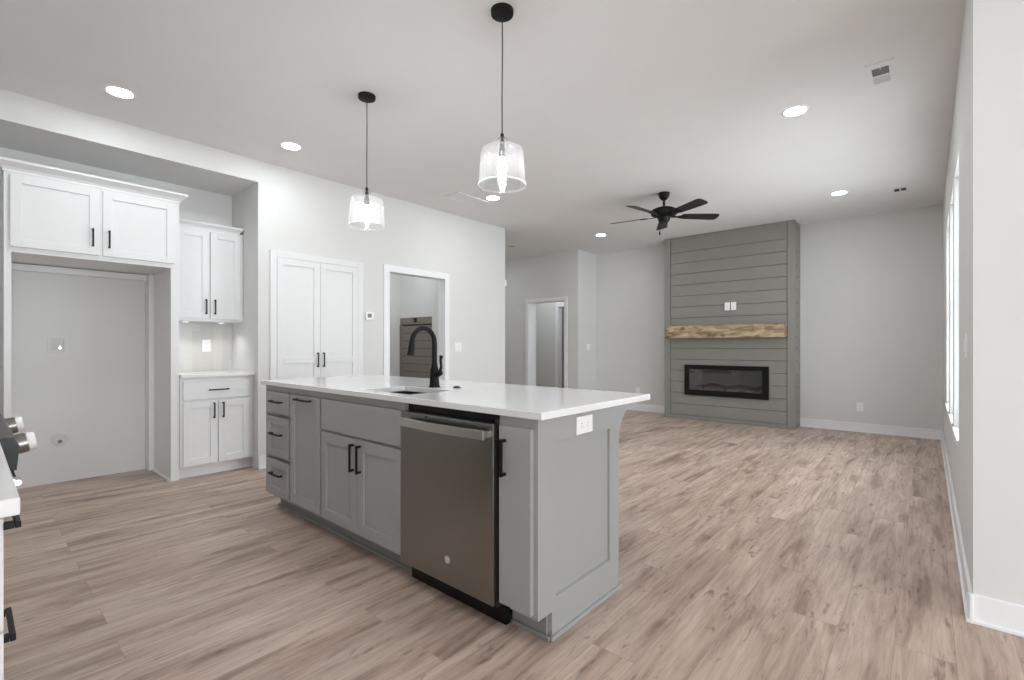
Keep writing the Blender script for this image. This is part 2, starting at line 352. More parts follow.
# ================================================================= FIREPLACE
fp = thing('fireplace_surround', (-2.3, 7.7, 0), 'tall grey shiplap fireplace surround from floor to ceiling', 'fireplace surround')
FT = 7.539
X0, X1 = -3.25, -1.385
core = MB(); [core.box(*q) for q in ((X0 + .023, -2.905, FT + .037, YF - .001, .001, CE - .001), (-1.715, X1 - .023, FT + .037, YF - .001, .001, CE - .001), (-2.905, -1.715, FT + .037, YF - .001, .001, .398), (-2.905, -1.715, FT + .037, YF - .001, .862, CE - .001), (-2.905, -1.715, YF - .02, YF - .001, .398, .862))]; core.build('core', GAP, fp)
sh = MB()
zs = [CE - .004, 2.665, 2.489, 2.313, 2.137, 1.961, 1.785, 1.609, 1.433, 1.290, 1.127, .9505, .7725, .595, .4175, .24, .0625, .004]
FBX = (-2.90, -1.718, .402, .855)
for zt, zb in zip(zs, zs[1:]):
    z0, z1 = zb + .003, zt - .003
    if z1 < FBX[2] or z0 > FBX[3]: sh.box(X0 + .095, X1 - .095, FT + .012, FT + .036, z0, z1, bev=.0015)
    else:
        sh.box(X0 + .095, FBX[0], FT + .012, FT + .036, z0, z1, bev=.0015); sh.box(FBX[1], X1 - .095, FT + .012, FT + .036, z0, z1, bev=.0015)
        if z0 < FBX[2] - .01: sh.box(FBX[0], FBX[1], FT + .012, FT + .036, z0, FBX[2])
        if z1 > FBX[3] + .01: sh.box(FBX[0], FBX[1], FT + .012, FT + .036, FBX[3], z1)
sh.build('shiplap_front', SHIP, fp)
for nm, xa, xb in (('l', X0, X0 + .022), ('r', X1 - .022, X1)):
    s2 = MB()
    for zt, zb in zip(zs, zs[1:]): s2.box(xa, xb, FT + .03, YF - .001, zb + .003, zt - .003, bev=.0015)
    s2.build('shiplap_side', SHIP, fp)
for xa in (X0 - .002, X1 - .090):
    MB().box(xa, xa + .092, FT, FT + .03, .003, CE - .003, bev=.002).build('corner_trim', SHIP, fp)
MB().box(X0 + .09, X1 - .09, FT + .004, FT + .014, CE - .035, CE - .003, bev=.002).build('top_trim', SHIP, fp)
MB().box(X0 + .09, X1 - .09, FT + .004, FT + .014, .004, .05, bev=.002).build('base_trim', SHIP, fp)
# mantel
mt = MB(); mt.box(-3.150, -1.480, 7.34, FT + .0115, 1.285, 1.475, bev=.006)
tag(mt.build('mantel_shelf', PINE), 'rustic knotty wooden mantel beam on the grey shiplap', 'mantel')
# electric fireplace
ef = thing('electric_fireplace', (-2.309, FT, .39), 'wide black linear electric fireplace set in grey shiplap', 'fireplace')
fr = MB(FYM); a0, a1, c0, c1 = -2.913, -1.705, .39, .866
g0, g1, h0, h1 = -2.845, -1.79, .475, .80
for q in ((a0, g0, c0, c1), (g1, a1, c0, c1), (g0, g1, c0, h0), (g0, g1, h1, c1)): fr.box(q[0], q[1], -FT - .01, -FT + .022, q[2], q[3], bev=.002)
fr.build('frame', BLKGLOSS, ef)
hb = MB()
hb.box(FBX[0] + .005, FBX[1] - .005, FT + .28, FT + .29, FBX[2] + .005, FBX[3] - .005); hb.box(FBX[0] + .005, FBX[1] - .005, FT + .012, FT + .28, FBX[2] + .005, FBX[2] + .012)
hb.box(FBX[0] + .005, FBX[1] - .005, FT + .012, FT + .28, FBX[3] - .012, FBX[3] - .005); hb.box(FBX[0] + .005, FBX[0] + .012, FT + .012, FT + .28, FBX[2] + .01, FBX[3] - .01); hb.box(FBX[1] - .012, FBX[1] - .005, FT + .012, FT + .28, FBX[2] + .01, FBX[3] - .01)
hb.build('firebox', mat('firebox_grey', (150, 150, 144), .6), ef)
MB().box(g0, g1, FT - .008, FT - .004, h0, h1).build('glass', SMOKED, ef)
MB().box(-2.22, g1, FT + .02, FT + .05, h1 - .045, h1 - .012, bev=.003).build('heater_vent', LOUV, ef)
MB().box(g0, -2.22, FT + .02, FT + .05, h1 - .06, h1 - .004, bev=.003).build('hood', DARK, ef)
ub = MB()
for k in range(70):
    x = random.uniform(g0 + .03, g1 - .03); y = FT + random.uniform(.06, .24); r = random.uniform(.012, .028)
    ub.box(x - r, x + r, y - r, y + r, FBX[2] + .012, h0 + r * 1.5, bev=r * .5)
bed = ub.build('ember_bed', ASH, ef); bed['kind'] = 'stuff'
for (x, y, a, L) in ((-2.62, .12, .2, .16), (-2.42, .17, -.3, .18), (-2.2, .12, .15, .17), (-2.02, .16, -.2, .15), (-1.9, .11, .4, .1)):
    d = Vector((math.cos(a), .3 * math.sin(a), .22 * math.sin(3 * a))) * L; c = Vector((x, FT + y, h0 + .055))
    MB().tube([c - d, c - d * .4, c + d * .4 + Vector((0, 0, .01)), c + d], [.022, .027, .024, .018], 10).build('log', LOG, ef, 50)

# ================================================================= PLATES (outlets / switches)
def plate(name, T, u, n, z, w, h, label, cat, kind='outlet', group=None):
    t = thing(name, T(u, n, z - h / 2), label, cat, group)
    MB(T).box(u - w / 2, u + w / 2, n, n + .006, z - h / 2, z + h / 2, bev=.002).build('cover_plate', PLATE, t)
    k = max(1, round(w / .06)) if kind == 'switch' else 1
    if kind == 'switch':
        for i in range(k):
            c = u + (i - (k - 1) / 2) * .046
            MB(T).box(c - .016, c + .016, n + .005, n + .011, z - .033, z + .033, bev=.002).build('rocker', PLATE, t)
    elif kind == 'outlet':
        for dz in (-.02, .02):
            s = MB(T)
            for du in (-.007, .007): s.box(u + du - .0015, u + du + .0015, n + .005, n + .0068, z + dz - .005, z + dz + .005)
            s.cyl((u, n + .005, z + dz - .011), (u, n + .0068, z + dz - .011), .0025, n=10); s.build('socket', SLOT, t)
    return t
plate('outlet_plate', FYM, -2.268, -FT - .012 + .024, 1.757, .075, .12, 'white wall plate above mantel, left one of the pair', 'outlet', 'outlet', None)
plate('outlet_plate', FYM, -2.178, -FT - .012 + .024, 1.757, .075, .12, 'white blank wall plate above mantel, right one of the pair', 'wall plate', 'blank', None)
plate('outlet_plate', FYM, -.685, -YF, .339, .075, .12, 'white outlet low on far wall right of fireplace', 'outlet')
plate('outlet_plate', FYM, -3.912, -YF, .36, .075, .12, 'white outlet low on far wall left of fireplace', 'outlet')
plate('light_switch', FX, 7.645, -4.776, 1.142, .12, .12, 'white double switch on the narrow wall beside far corner', 'light switch', 'switch')
plate('light_switch', FX, 4.345, XL, 1.147, .12, .12, 'white double switch right of the cased left doorway', 'light switch', 'switch')
plate('light_switch', FXM, 3.2, -XR, 1.168, .075, .12, 'white switch on right wall near the corner', 'light switch', 'switch')
plate('outlet_plate', FX, 1.575, -5.408, 1.165, .075, .12, 'white outlet on the glossy tile backsplash', 'outlet')
# thermostat
th = thing('thermostat', (XL, 2.99, 1.46), 'small white thermostat with dark screen between pantry and doorway', 'thermostat')
MB(FX).box(2.945, 3.045, XL, XL + .022, 1.455, 1.54, bev=.005).build('housing', PLATE, th)
MB(FX).box(2.965, 3.015, XL + .0215, XL + .0235, 1.482, 1.525, bev=.0005).build('screen', LCD, th)
# chime on the end of the left wall
ch = MB(FYP); ch.box(XL - .09, XL - .0, 5.294, 5.325, 2.06, 2.15, bev=.006)
tag(ch.build('door_sensor', PLATE), 'small white sensor high on the end of the left wall', 'sensor')

# ================================================================= HANDLES, DOORS
def pull(T, u, n, z, L, vert, parent, pj=.030, bt=.010):
    b = MB(T); w = .0055
    if vert:
        b.box(u - w, u + w, n + pj - bt, n + pj, z - L / 2, z + L / 2, bev=.0015)
        for d in (-L / 2 + .008, L / 2 - .008): b.box(u - w, u + w, n - .0005, n + pj - .008, z + d - w, z + d + w)
    else:
        b.box(u - L / 2, u + L / 2, n + pj - bt, n + pj, z - w, z + w, bev=.0015)
        for d in (-L / 2 + .008, L / 2 - .008): b.box(u + d - w, u + d + w, n - .0005, n + pj - .008, z - w, z + w)
    h = b.build('handle', BLACK, parent); return h
def shaker(T, u0, u1, n, z0, z1, name, m, parent, rail=.057, th=.02, rec=.010, mid=None):
    b = MB(T)
    b.box(u0, u0 + rail, n - th, n, z0, z1, bev=.0015); b.box(u1 - rail, u1, n - th, n, z0, z1, bev=.0015)
    b.box(u0 + rail, u1 - rail, n - th, n, z0, z0 + rail, bev=.0015); b.box(u0 + rail, u1 - rail, n - th, n, z1 - rail, z1, bev=.0015)
    if mid: b.box(u0 + rail, u1 - rail, n - th, n, mid - rail / 2, mid + rail / 2, bev=.0015)
    b.box(u0 + rail - .004, u1 - rail + .004, n - th + .001, n - rec, z0 + rail - .004, z1 - rail + .004)
    return b.build(name, m, parent)
def slab(T, u0, u1, n, z0, z1, name, m, parent, th=.02):
    return MB(T).box(u0, u1, n - th, n, z0, z1, bev=.002).build(name, m, parent)
def crown(xb, xf, y0, y1, z, h, proj, parent, left=True):
    prof = [(0, 0), (.006, 0), (.006, h * .18), (proj * .35, h * .42), (proj * .85, h * .72), (proj, h * .8), (proj, h), (0, h)]
    b = bmesh.new(); rings = []
    for o, dz in prof:
        yl = y0 - o if left else y0
        rings.append([b.verts.new(p + (z + dz,)) for p in ((xb, y1 + o), (xf + o, y1 + o), (xf + o, yl), (xb, yl))])
    for A, B in zip(rings, rings[1:]):
        for i in range(3): b.faces.new((A[i], A[i + 1], B[i + 1], B[i]))
    b.faces.new([rings[0][i] for i in range(4)]); b.faces.new([rings[-1][i] for i in range(4)][::-1])
    for i in (0, 3):
        b.faces.new([r[i] for r in rings[1:]] + [rings[0][i]])
    q = MB(); q.merge(b); return q.build('crown_molding', CABW, parent)

# ================================================================= LEFT NICHE CABINETS
fs = thing('refrigerator_surround', (-5.2, .69, 0), 'white fridge surround with two-door cabinet above an empty bay', 'cabinet')
XF = -4.885
MB().box(-5.579, XF, .176, .214, 0, 1.83, bev=.002).build('side_panel', CABW, fs)
MB().box(-5.579, XF, 1.157, 1.217, 0, 1.83, bev=.002).build('side_panel', CABW, fs)
cb = MB(); cb.box(-5.419, XF, .176, 1.217, 1.83, 2.40, bev=.002); cb.build('cabinet_box', CABW, fs)
MB().box(-5.579, -5.44, 1.118, 1.157, .004, 1.829, bev=.002).build('filler_strip', CABW, fs)
MB().box(-5.575, -5.535, .214, 1.118, 1.775, 1.829, bev=.002).build('cleat', CABW, fs)
MB().box(-5.44, XF - .02, 1.139, 1.1565, .0, .02, bev=.004).build('shoe_molding', CABW, fs)
for a, b_, hy in ((.207, .686, .647), (.708, 1.181, .745)):
    d = shaker(FX, a, b_, XF + .02, 1.868, 2.378, 'door', CABW, fs)
    pull(FX, hy, XF + .02, 2.0, .14, True, d)
crown(-5.419, XF, .176, 1.217, 2.395, .078, .055, fs)

bc = thing('base_cabinet', (-5.13, 1.5, 0), 'small white base cabinet in niche with one drawer above two doors', 'cabinet')
MB().box(-5.419, -4.868, 1.218, 1.811, .10, .884, bev=.002).build('cabinet_box', CABW, bc)
MB().box(-5.419, -4.93, 1.218, 1.811, 0, .10).build('toe_kick', CABW, bc)
XB = -4.848
d = slab(FX, 1.238, 1.775, XB, .69, .85, 'drawer', CABW, bc); pull(FX, 1.51, XB, .77, .16, False, d)
d = shaker(FX, 1.238, 1.502, XB, .115, .672, 'door', CABW, bc); pull(FX, 1.472, XB, .585, .14, True, d)
d = shaker(FX, 1.512, 1.775, XB, .115, .672, 'door', CABW, bc); pull(FX, 1.546, XB, .585, .14, True, d)
tag(MB().box(-5.419, -4.83, 1.2185, 1.8115, .885, .914, bev=.003).build('countertop', QUARTZ), 'short white countertop on the small niche base cabinet', 'countertop')
tag(MB().box(-5.4195, -5.408, 1.2185, 1.8115, .915, 1.392).build('backsplash', TILE), 'glossy pale vertical tile backsplash above the small niche counter', 'backsplash')
uc = thing('wall_cabinet', (-5.27, 1.5, 1.395), 'white two-door wall cabinet over the tile backsplash', 'cabinet')
MB().box(-5.419, -5.12, 1.218, 1.811, 1.395, 2.262, bev=.002).build('cabinet_box', CABW, uc)
d = shaker(FX, 1.25, 1.51, -5.10, 1.42, 2.238, 'door', CABW, uc); pull(FX, 1.482, -5.10, 1.53, .14, True, d)
d = shaker(FX, 1.522, 1.782, -5.10, 1.42, 2.238, 'door', CABW, uc); pull(FX, 1.556, -5.10, 1.53, .14, True, d)
crown(-5.419, -5.12, 1.218, 1.772, 2.243, .072, .038, uc, left=False)
for yy, lab in ((1.34, 'left'), (1.64, 'right')):
    t = thing('puck_light', (-5.19, yy, 1.381), f'small round {lab} puck light under the white wall cabinet', 'light')
    MB().cyl((-5.19, yy, 1.384), (-5.19, yy, 1.3945), .03, bev=.002).build('housing', PLATE, t, 40)
    MB().cyl((-5.19, yy, 1.3825), (-5.19, yy, 1.384), .022).build('lens', PUCK, t)
    l = bpy.data.lights.new('puck_spot', 'SPOT'); l.energy = 1.3; l.spot_size = math.radians(125); l.spot_blend = .5; l.shadow_soft_size = .03; l.color = (1, .98, .95)
    lo = bpy.data.objects.new('puck_spot', l); COL.objects.link(lo); lo.parent = t; lo.location = (0, 0, -.002)
# fridge bay fittings
wb = thing('water_supply_box', (-5.58, .5, 1.10), 'square white recessed water box high on the fridge bay wall', 'water box')
b = MB(FX)
for q in ((.455, .472, 1.105, 1.24), (.553, .57, 1.105, 1.24), (.472, .553, 1.105, 1.122), (.472, .553, 1.223, 1.24)): b.box(q[0], q[1], -5.58, -5.572, q[2], q[3], bev=.002)
b.build('frame', WALL, wb); MB(FX).box(.472, .553, -5.5795, -5.5785, 1.122, 1.223).build('back_plate', LOUVL, wb)
b = MB(FX); b.cyl((.53, -5.5785, 1.145), (.53, -5.56, 1.145), .010); b.cyl((.53, -5.565, 1.145), (.53, -5.565, 1.17), .006); b.build('valve', CHROME, wb, 40)
oc = thing('round_outlet', (-5.58, .53, .30), 'round grey recessed receptacle low on the fridge bay wall', 'outlet')
MB(FX).cyl((.53, -5.5795, .369), (.53, -5.572, .369), .062, .057, 36).build('ring', WALL, oc, 40)
MB(FX).cyl((.53, -5.567, .35), (.53, -5.562, .35), .016, .014, 20).build('plug', LOUV, oc, 40)
MB(FX).cyl((.53, -5.5722, .369), (.53, -5.566, .369), .050, .044, 36).build('cap', LOUVL, oc, 40)

# ================================================================= PANTRY
pa = thing('pantry_cabinet', (XL, 2.41, 0), 'tall white double-door pantry in the left wall', 'pantry')
b = MB(FX)
b.box(1.915, 1.976, XL, XL + .02, 0, 2.085, bev=.002); b.box(2.846, 2.908, XL, XL + .02, 0, 2.085, bev=.002); b.box(1.976, 2.846, XL, XL + .02, 2.024, 2.085, bev=.002); b.box(1.976, 2.846, XL, XL + .012, 0, .1)
b.build('face_frame', CABW, pa)
d = shaker(FX, 1.978, 2.410, XL + .022, .104, 2.022, 'door', CABW, pa, rail=.065, mid=1.02, th=.0215); pull(FX, 2.380, XL + .022, 1.02, .15, True, d)
d = shaker(FX, 2.413, 2.844, XL + .022, .104, 2.022, 'door', CABW, pa, rail=.065, mid=1.02, th=.0215); pull(FX, 2.444, XL + .022, 1.02, .15, True, d)

# ================================================================= MUDROOM HALL TREE
ht = thing('hall_tree_panel', (-5.79, 4.6, 0), 'dark shiplap hook panel seen through the left doorway', 'hook panel')
b = MB(FYM); z = .16
while z < 1.42:
    b.box(-6.36, -5.178, -4.619, -4.60, z + .006, z + .118, bev=.002); z += .12
b.build('shiplap_boards', MUDP, ht)
MB(FYM).box(-6.38, -5.178, -4.6195, -4.612, 0, 1.6).build('backing', GAP, ht)
MB(FYM).box(-6.38, -5.178, -4.612, -4.588, 1.50, 1.605, bev=.002).build('hook_rail', MUDP, ht)
MB(FYM).box(-6.398, -6.36, -4.612, -4.588, .0, 1.50, bev=.002).build('side_trim', MUDP, ht)
MB(FYM).box(-6.38, -5.178, -4.6, -4.15, .38, .43, bev=.003).build('bench_seat', MUDP, ht)
MB(FYM).box(-6.38, -5.178, -4.6, -4.2, .0, .38).build('bench_base', MUDP, ht)
for x in (-5.975, -5.5):
    q = MB(FYM); q.box(x - .022, x + .022, -4.5885, -4.582, 1.535, 1.60, bev=.002); q.tube([FYM(x, -4.585, 1.585), FYM(x, -4.55, 1.57), FYM(x, -4.525, 1.60)], .008); q.tube([FYM(x, -4.585, 1.555), FYM(x, -4.56, 1.53), FYM(x, -4.535, 1.55)], .007)
    q.build('hook', BLACK, ht, 40)

# ================================================================= KITCHEN ISLAND
YI = 1.435; NF = -YI + .02       # door faces stand 2 cm proud of the face frame
isl = thing('kitchen_island', (-2.37, 1.75, 0), 'long grey kitchen island with shaker doors and drawers', 'kitchen island')
IX0, IX1, YB = -3.62, -1.14, 2.045
b = MB()
b.box(IX0, IX0 + .018, YI, YB, .11, .884); b.box(IX0, IX1, YB, YB + .02, 0, .884, bev=.001)
b.box(IX0 + .018, -1.96, YI + .02, YB, .11, .128)
for x in (-3.21, -2.785, -1.970, -1.308): b.box(x, x + .012, YI + .02, YB, .11, .884)
b.box(IX0 + .018, -1.955, YI, YI + .02, .845, .884); b.box(IX0 + .018, -1.955, YI, YI + .02, .11, .13)
for x0, x1 in ((-3.22, -3.185), (-2.79, -2.765), (-1.967, -1.955), (-1.318, -1.26)): b.box(x0, x1, YI, YI + .02, .13, .845)
for z0, z1, xa, xb_ in ((.685, .71, IX0 + .018, -3.22), (.382, .402, IX0 + .018, -3.22), (.642, .668, -2.765, -1.967)): b.box(xa, xb_, YI, YI + .02, z0, z1)
b.box(-1.318, IX1, YI, YI + .02, .845, .884); b.box(-1.26, IX1, YI, YI + .02, .11, .845)
b.box(IX0 + .02, -1.98, YI + .0205, YI + .024, .125, .84)
b.build('cabinet_body', GREY, isl)
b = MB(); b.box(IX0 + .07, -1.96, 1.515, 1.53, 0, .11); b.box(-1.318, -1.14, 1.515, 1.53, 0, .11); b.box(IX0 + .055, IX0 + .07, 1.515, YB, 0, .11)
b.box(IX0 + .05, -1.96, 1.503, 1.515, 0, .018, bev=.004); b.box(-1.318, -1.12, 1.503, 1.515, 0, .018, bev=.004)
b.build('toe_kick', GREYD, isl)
kx = lambda x: x * .986
kz = lambda z: 1.164 + (z - 1.164) * .986
d = slab(FYM, kx(-3.604), kx(-3.262), NF, kz(.692), kz(.838), 'drawer', GREY, isl); pull(FYM, kx(-3.433), NF, .778, .17, False, d)
d = shaker(FYM, kx(-3.604), kx(-3.262), NF, kz(.388), kz(.663), 'drawer', GREY, isl, rail=.05); pull(FYM, kx(-3.433), NF, .555, .17, False, d)
d = shaker(FYM, kx(-3.604), kx(-3.262), NF, kz(.12), kz(.359), 'drawer', GREY, isl, rail=.05); pull(FYM, kx(-3.433), NF, .278, .17, False, d)
d = shaker(FYM, kx(-3.232), kx(-2.828), NF, kz(.12), kz(.838), 'pull_out_door', GREY, isl, rail=.06); pull(FYM, kx(-3.03), NF, .818, .2, False, d)
slab(FYM, kx(-2.805), kx(-1.992), NF, kz(.655), kz(.838), 'false_drawer_front', GREY, isl)
d = shaker(FYM, kx(-2.805), kx(-2.402), NF, kz(.115), kz(.640), 'door', GREY, isl, rail=.06); pull(FYM, kx(-2.434), NF, .545, .155, True, d)
d = shaker(FYM, kx(-2.395), kx(-1.992), NF, kz(.115), kz(.640), 'door', GREY, isl, rail=.06); pull(FYM, kx(-2.363), NF, .545, .155, True, d)
d = slab(FYM, kx(-1.322), kx(-1.156), NF, kz(.114), kz(.838), 'narrow_door', GREY, isl); pull(FYM, -1.270, NF, .720, .15, True, d)
# end panel with recessed field, toe notch and curved bracket
XP = -1.12; ep = MB()
arc = [(2.065 + .155 * (1 - math.cos(t)), .700 + .16 * math.sin(t)) for t in [i * PI / 2 / 10 for i in range(11)]]
# concave sweep out to the overhang
arc = [(2.065 + .15 * (1 - math.cos(t)) ** 1.0, .70 + .165 * math.sin(t)) for t in [i * PI / 20 for i in range(11)]]
py0, py1, pz0, pz1 = 1.555, 1.98, .162, .778
ep.prism([(py1, 0), (2.065, 0)] + arc + [(2.225, .884), (py1, .884)], XP - .02, XP, 'x')
ep.prism([(YI, .11), (1.526, .11), (1.526, 0), (py0, 0), (py0, .884), (YI, .884)], XP - .02, XP, 'x')
ep.box(XP - .02, XP, py0, py1, 0, pz0); ep.box(XP - .02, XP, py0, py1, pz1, .884)
ep.box(XP - .02, XP - .012, py0, py1, pz0, pz1)
ep.box(XP, XP + .012, 1.514, 2.08, 0, .018, bev=.004)
ep.build('end_panel', GREY, isl)
ct = MB(); ct.ring((-3.645, -1.082, 1.408, 2.335), (-2.44, -2.005, 1.50, 1.79), .885, .914)
cto = ct.build('countertop', QUARTZ); tag(cto, 'large white countertop on the grey kitchen island', 'countertop')
bv = cto.modifiers.new('b', 'BEVEL'); bv.width = .003; bv.segments = 2; bv.limit_method = 'ANGLE'
# outlet on the end panel (horizontal)
t = thing('outlet_plate', (XP, 1.757, .79), 'white horizontal outlet on the island end panel', 'outlet')
MB(FX).box(1.695, 1.82, XP, XP + .006, .787, .862, bev=.002).build('cover_plate', PLATE, t)
for dy in (-.022, .022):
    s = MB(FX)
    for q in (-.007, .007): s.box(1.757 + dy - .005, 1.757 + dy + .005, XP + .005, XP + .0068, .8245 + q - .0015, .8245 + q + .0015)
    s.build('socket', SLOT, t)
# sink
sk = thing('sink', (-2.22, 1.645, .70), 'stainless undermount sink in the white island countertop', 'sink')
b = MB(); b.ring((-2.46, -1.985, 1.485, 1.81), (-2.437, -2.008, 1.503, 1.787), .70, .8845); b.box(-2.46, -1.985, 1.485, 1.81, .69, .70)
b.build('basin', SINKM, sk); MB().lathe((-2.22, 1.66, .70), [(0, .002), (.03, .002), (.042, .006), (.045, .0)], 24).build('drain', CHROME, sk, 40)
# faucet
fx, fy = -2.255, 1.87
fa = thing('faucet', (fx, fy, .914), 'black gooseneck pull-down faucet behind the island sink', 'faucet')
MB().lathe((fx, fy, .914), [(0, 0), (.034, 0), (.034, .006), (.030, .012), (.027, .05), (.025, .105), (.019, .125), (.0165, .14), (0, .14)], 28).build('base', BLACK, fa, 35)
pts = [(fx, fy, 1.04), (fx, fy, 1.12), (fx, fy, 1.18)] + [(fx, fy - .083 + .083 * math.cos(t), 1.185 + .083 * math.sin(t)) for t in [i * PI / 14 for i in range(1, 15)]]
MB().tube(pts, [.0155] * 3 + [.0145] * 14, 16).build('spout', BLACK, fa, 60)
MB().tube([(fx, fy - .166, 1.19), (fx, fy - .168, 1.17), (fx, fy - .174, 1.13), (fx, fy - .178, 1.108)], [.0165, .0175, .019, .0215], 16).build('spray_head', BLACK, fa, 50)
lv = MB(); lv.cyl((fx + .015, fy, .985), (fx + .062, fy, 1.005), .019, .016, 20, bev=.003)
lv.tube([(fx + .052, fy, 1.005), (fx + .058, fy + .004, 1.04), (fx + .05, fy + .006, 1.08), (fx + .056, fy + .008, 1.105)], [.010, .008, .008, .012], 12); lv.build('lever', BLACK, fa, 40)
ab = MB().lathe((-2.12, 1.93, .914), [(0, .009), (.012, .009), (.014, .006), (.022, .005), (.025, 0), (0, 0)], 24).build('air_switch_button', BLACK, None, 40)
tag(ab, 'small round black button on countertop right of faucet', 'button')

# ================================================================= DISHWASHER
dw = thing('dishwasher', (-1.66, 1.7, 0), 'stainless steel dishwasher built into the grey island', 'dishwasher')
MB().box(-1.952, -1.325, YI + .03, 2.02, .10, .868).build('tub', DARK, dw)
b = MB(FYM); DF = -1.405
b.box(-1.948, -1.326, -1.46, DF, .105, .845, bev=.004); dd = b.build('door', STEEL, dw)
MB(FYM).box(-1.3255, -1.3195, -1.46, DF - .012, .10, .868).build('side_gap_dark', DARK, dw)  # dark strip standing in for the black gap right of the door
MB(FYM).box(-1.953, -1.318, -1.50, -1.455, .846, .880).build('top_gap_dark', BLKGLOSS, dw)  # black strip standing in for the dark gap under the countertop
MB(FYM).box(-1.953, -1.319, -1.50, -1.475, 0.004, .115).build('kick_plate', BLKGLOSS, dw)
# bowed towel-bar handle
hb_ = MB(FYM); N_ = 14; xa, xb_ = -1.908, -1.345; prev = []
pf = [(xa + (xb_ - xa) * i / N_, DF + .030 + .016 * math.sin(PI * i / N_)) for i in range(N_ + 1)]
poly = [(x, -0 + n + .009) for x, n in pf] + [(x, n - .006) for x, n in pf[::-1]]
hb_.prism(poly, .783, .821, 'z', bev=.003)
hb_.box(xa, xa + .02, DF - .001, DF + .03, .789, .815, bev=.002); hb_.box(xb_ - .02, xb_, DF - .001, DF + .03, .789, .815, bev=.002)
hb_.build('handle', STEELB, dd)
lg = MB(FYM); lg.cyl((-1.602, DF - .001, .217), (-1.602, DF + .003, .217), .017, n=32); lg.build('badge', CHROME, dd, 40)
lg = MB(); lg.tube([FYM(-1.602 + .0125 * math.cos(t), DF + .003, .217 + .0125 * math.sin(t)) for t in [i * PI / 12 for i in range(25)]], .0011, 6)
for s_ in (-1, 1): lg.tube([FYM(-1.602 + s_ * .005 + .0035 * math.cos(t), DF + .003, .217 + .0045 * math.sin(t)) for t in [i * PI / 6 for i in range(10)]], .0009, 6)
lg.build('monogram', SLOT, dd)
MB(FYM).cyl((-1.755, DF - .001, .835), (-1.755, DF + .0015, .835), .005, n=14).build('indicator', BLKGLOSS, dd)

# ================================================================= RANGE AND NEAR COUNTER
nc = thing('base_cabinet', (-1.5, -.28, 0), 'white base drawer cabinet at the left edge, nearest the camera', 'cabinet')
CX0, CX1, CY = -1.868, -1.15, .020
MB().box(CX0, CX1, -.6195, CY, .11, .884, bev=.002).build('cabinet_box', CABW, nc)
MB().box(CX0, CX1 - .02, -.6195, CY - .07, 0, .11).build('toe_kick', CABW, nc)
for z0, z1, hz_ in ((.69, .876, .864), (.40, .685, .668), (.12, .382, .362)):
    d = slab(FYP, CX0 + .01, CX1 - .008, CY + .022, z0, z1, 'drawer', CABW, nc, th=.0215)
    pull(FYP, -1.235 if hz_ < .8 else -1.225, CY + .022, hz_, .13 if hz_ < .8 else .15, False, d, pj=.015 if hz_ < .8 else .020, bt=.0075)
tag(MB().box(CX0, -1.127, -.6195, .06, .885, .914, bev=.004).build('countertop', QUARTZ), 'white countertop end at the left edge beside the range', 'countertop')
rg = thing('range', (-2.25, -.28, 0), 'stainless slide-in range cut off by the left edge', 'range')
RX0, RX1 = -2.636, -1.872
MB().box(RX0, RX1, -.60, .02, .06, .90, bev=.003).build('body', STEEL, rg)
MB().box(RX0, RX1, -.60, .03, .90, .918, bev=.003).build('cooktop', BLKGLOSS, rg)
b = MB(); b.prism([(.021, .825), (.092, .825), (.098, .89), (.085, .915), (.031, .9175), (.031, .899), (.021, .899)], RX0, RX1, 'x'); b.build('control_panel', BLKGLOSS, rg)
for i, x in enumerate((-2.03, -2.50)):
    k = MB(); k.cyl((x, .087, .870), (x, .096, .872), .034, n=28); k.cyl((x, .096, .872), (x, .122, .877), .030, .029, 28, bev=.002)
    kn = k.build('knob', STEEL, rg, 35)
    k = MB(); k.cyl((x, .1215, .877), (x, .139, .880), .029, .026, 28, bev=.002); k.build('knob_cap', PLATE, kn, 35)
b = MB(); b.box(RX0 + .004, RX1 - .004, .021, .044, .20, .815, bev=.004); od = b.build('oven_door', BLKGLOSS, rg)
MB().box(RX0 + .05, RX1 - .05, .044, .046, .30, .70, bev=.001).build('oven_window', DARK, od)
b = MB(); b.tube([(RX0 + .03, .094, .79), (RX1 - .0, .094, .79)], .0085, 16)
for x in (RX0 + .05, RX1 - .03): b.box(x - .012, x + .012, .043, .095, .780, .800, bev=.003)
b.build('handle', CHROME, od, 40)
MB().box(RX0 + .004, RX1 - .004, .021, .045, .065, .19, bev=.004).build('warming_drawer', STEEL, rg)
for gx in (-2.44, -2.07):
    g = MB()
    for dx in (-.15, -.05, .05, .15): g.box(gx + dx - .006, gx + dx + .006, -.55, -.05, .935, .95, bev=.002)
    for gy in (-.545, -.3, -.055): g.box(gx - .16, gx + .16, gy - .006, gy + .006, .925, .945, bev=.002)
    for dx in (-.15, .15):
        for gy in (-.545, -.055): g.box(gx + dx - .008, gx + dx + .008, gy - .008, gy + .008, .918, .935)
    g.build('grate', BLACK, rg)

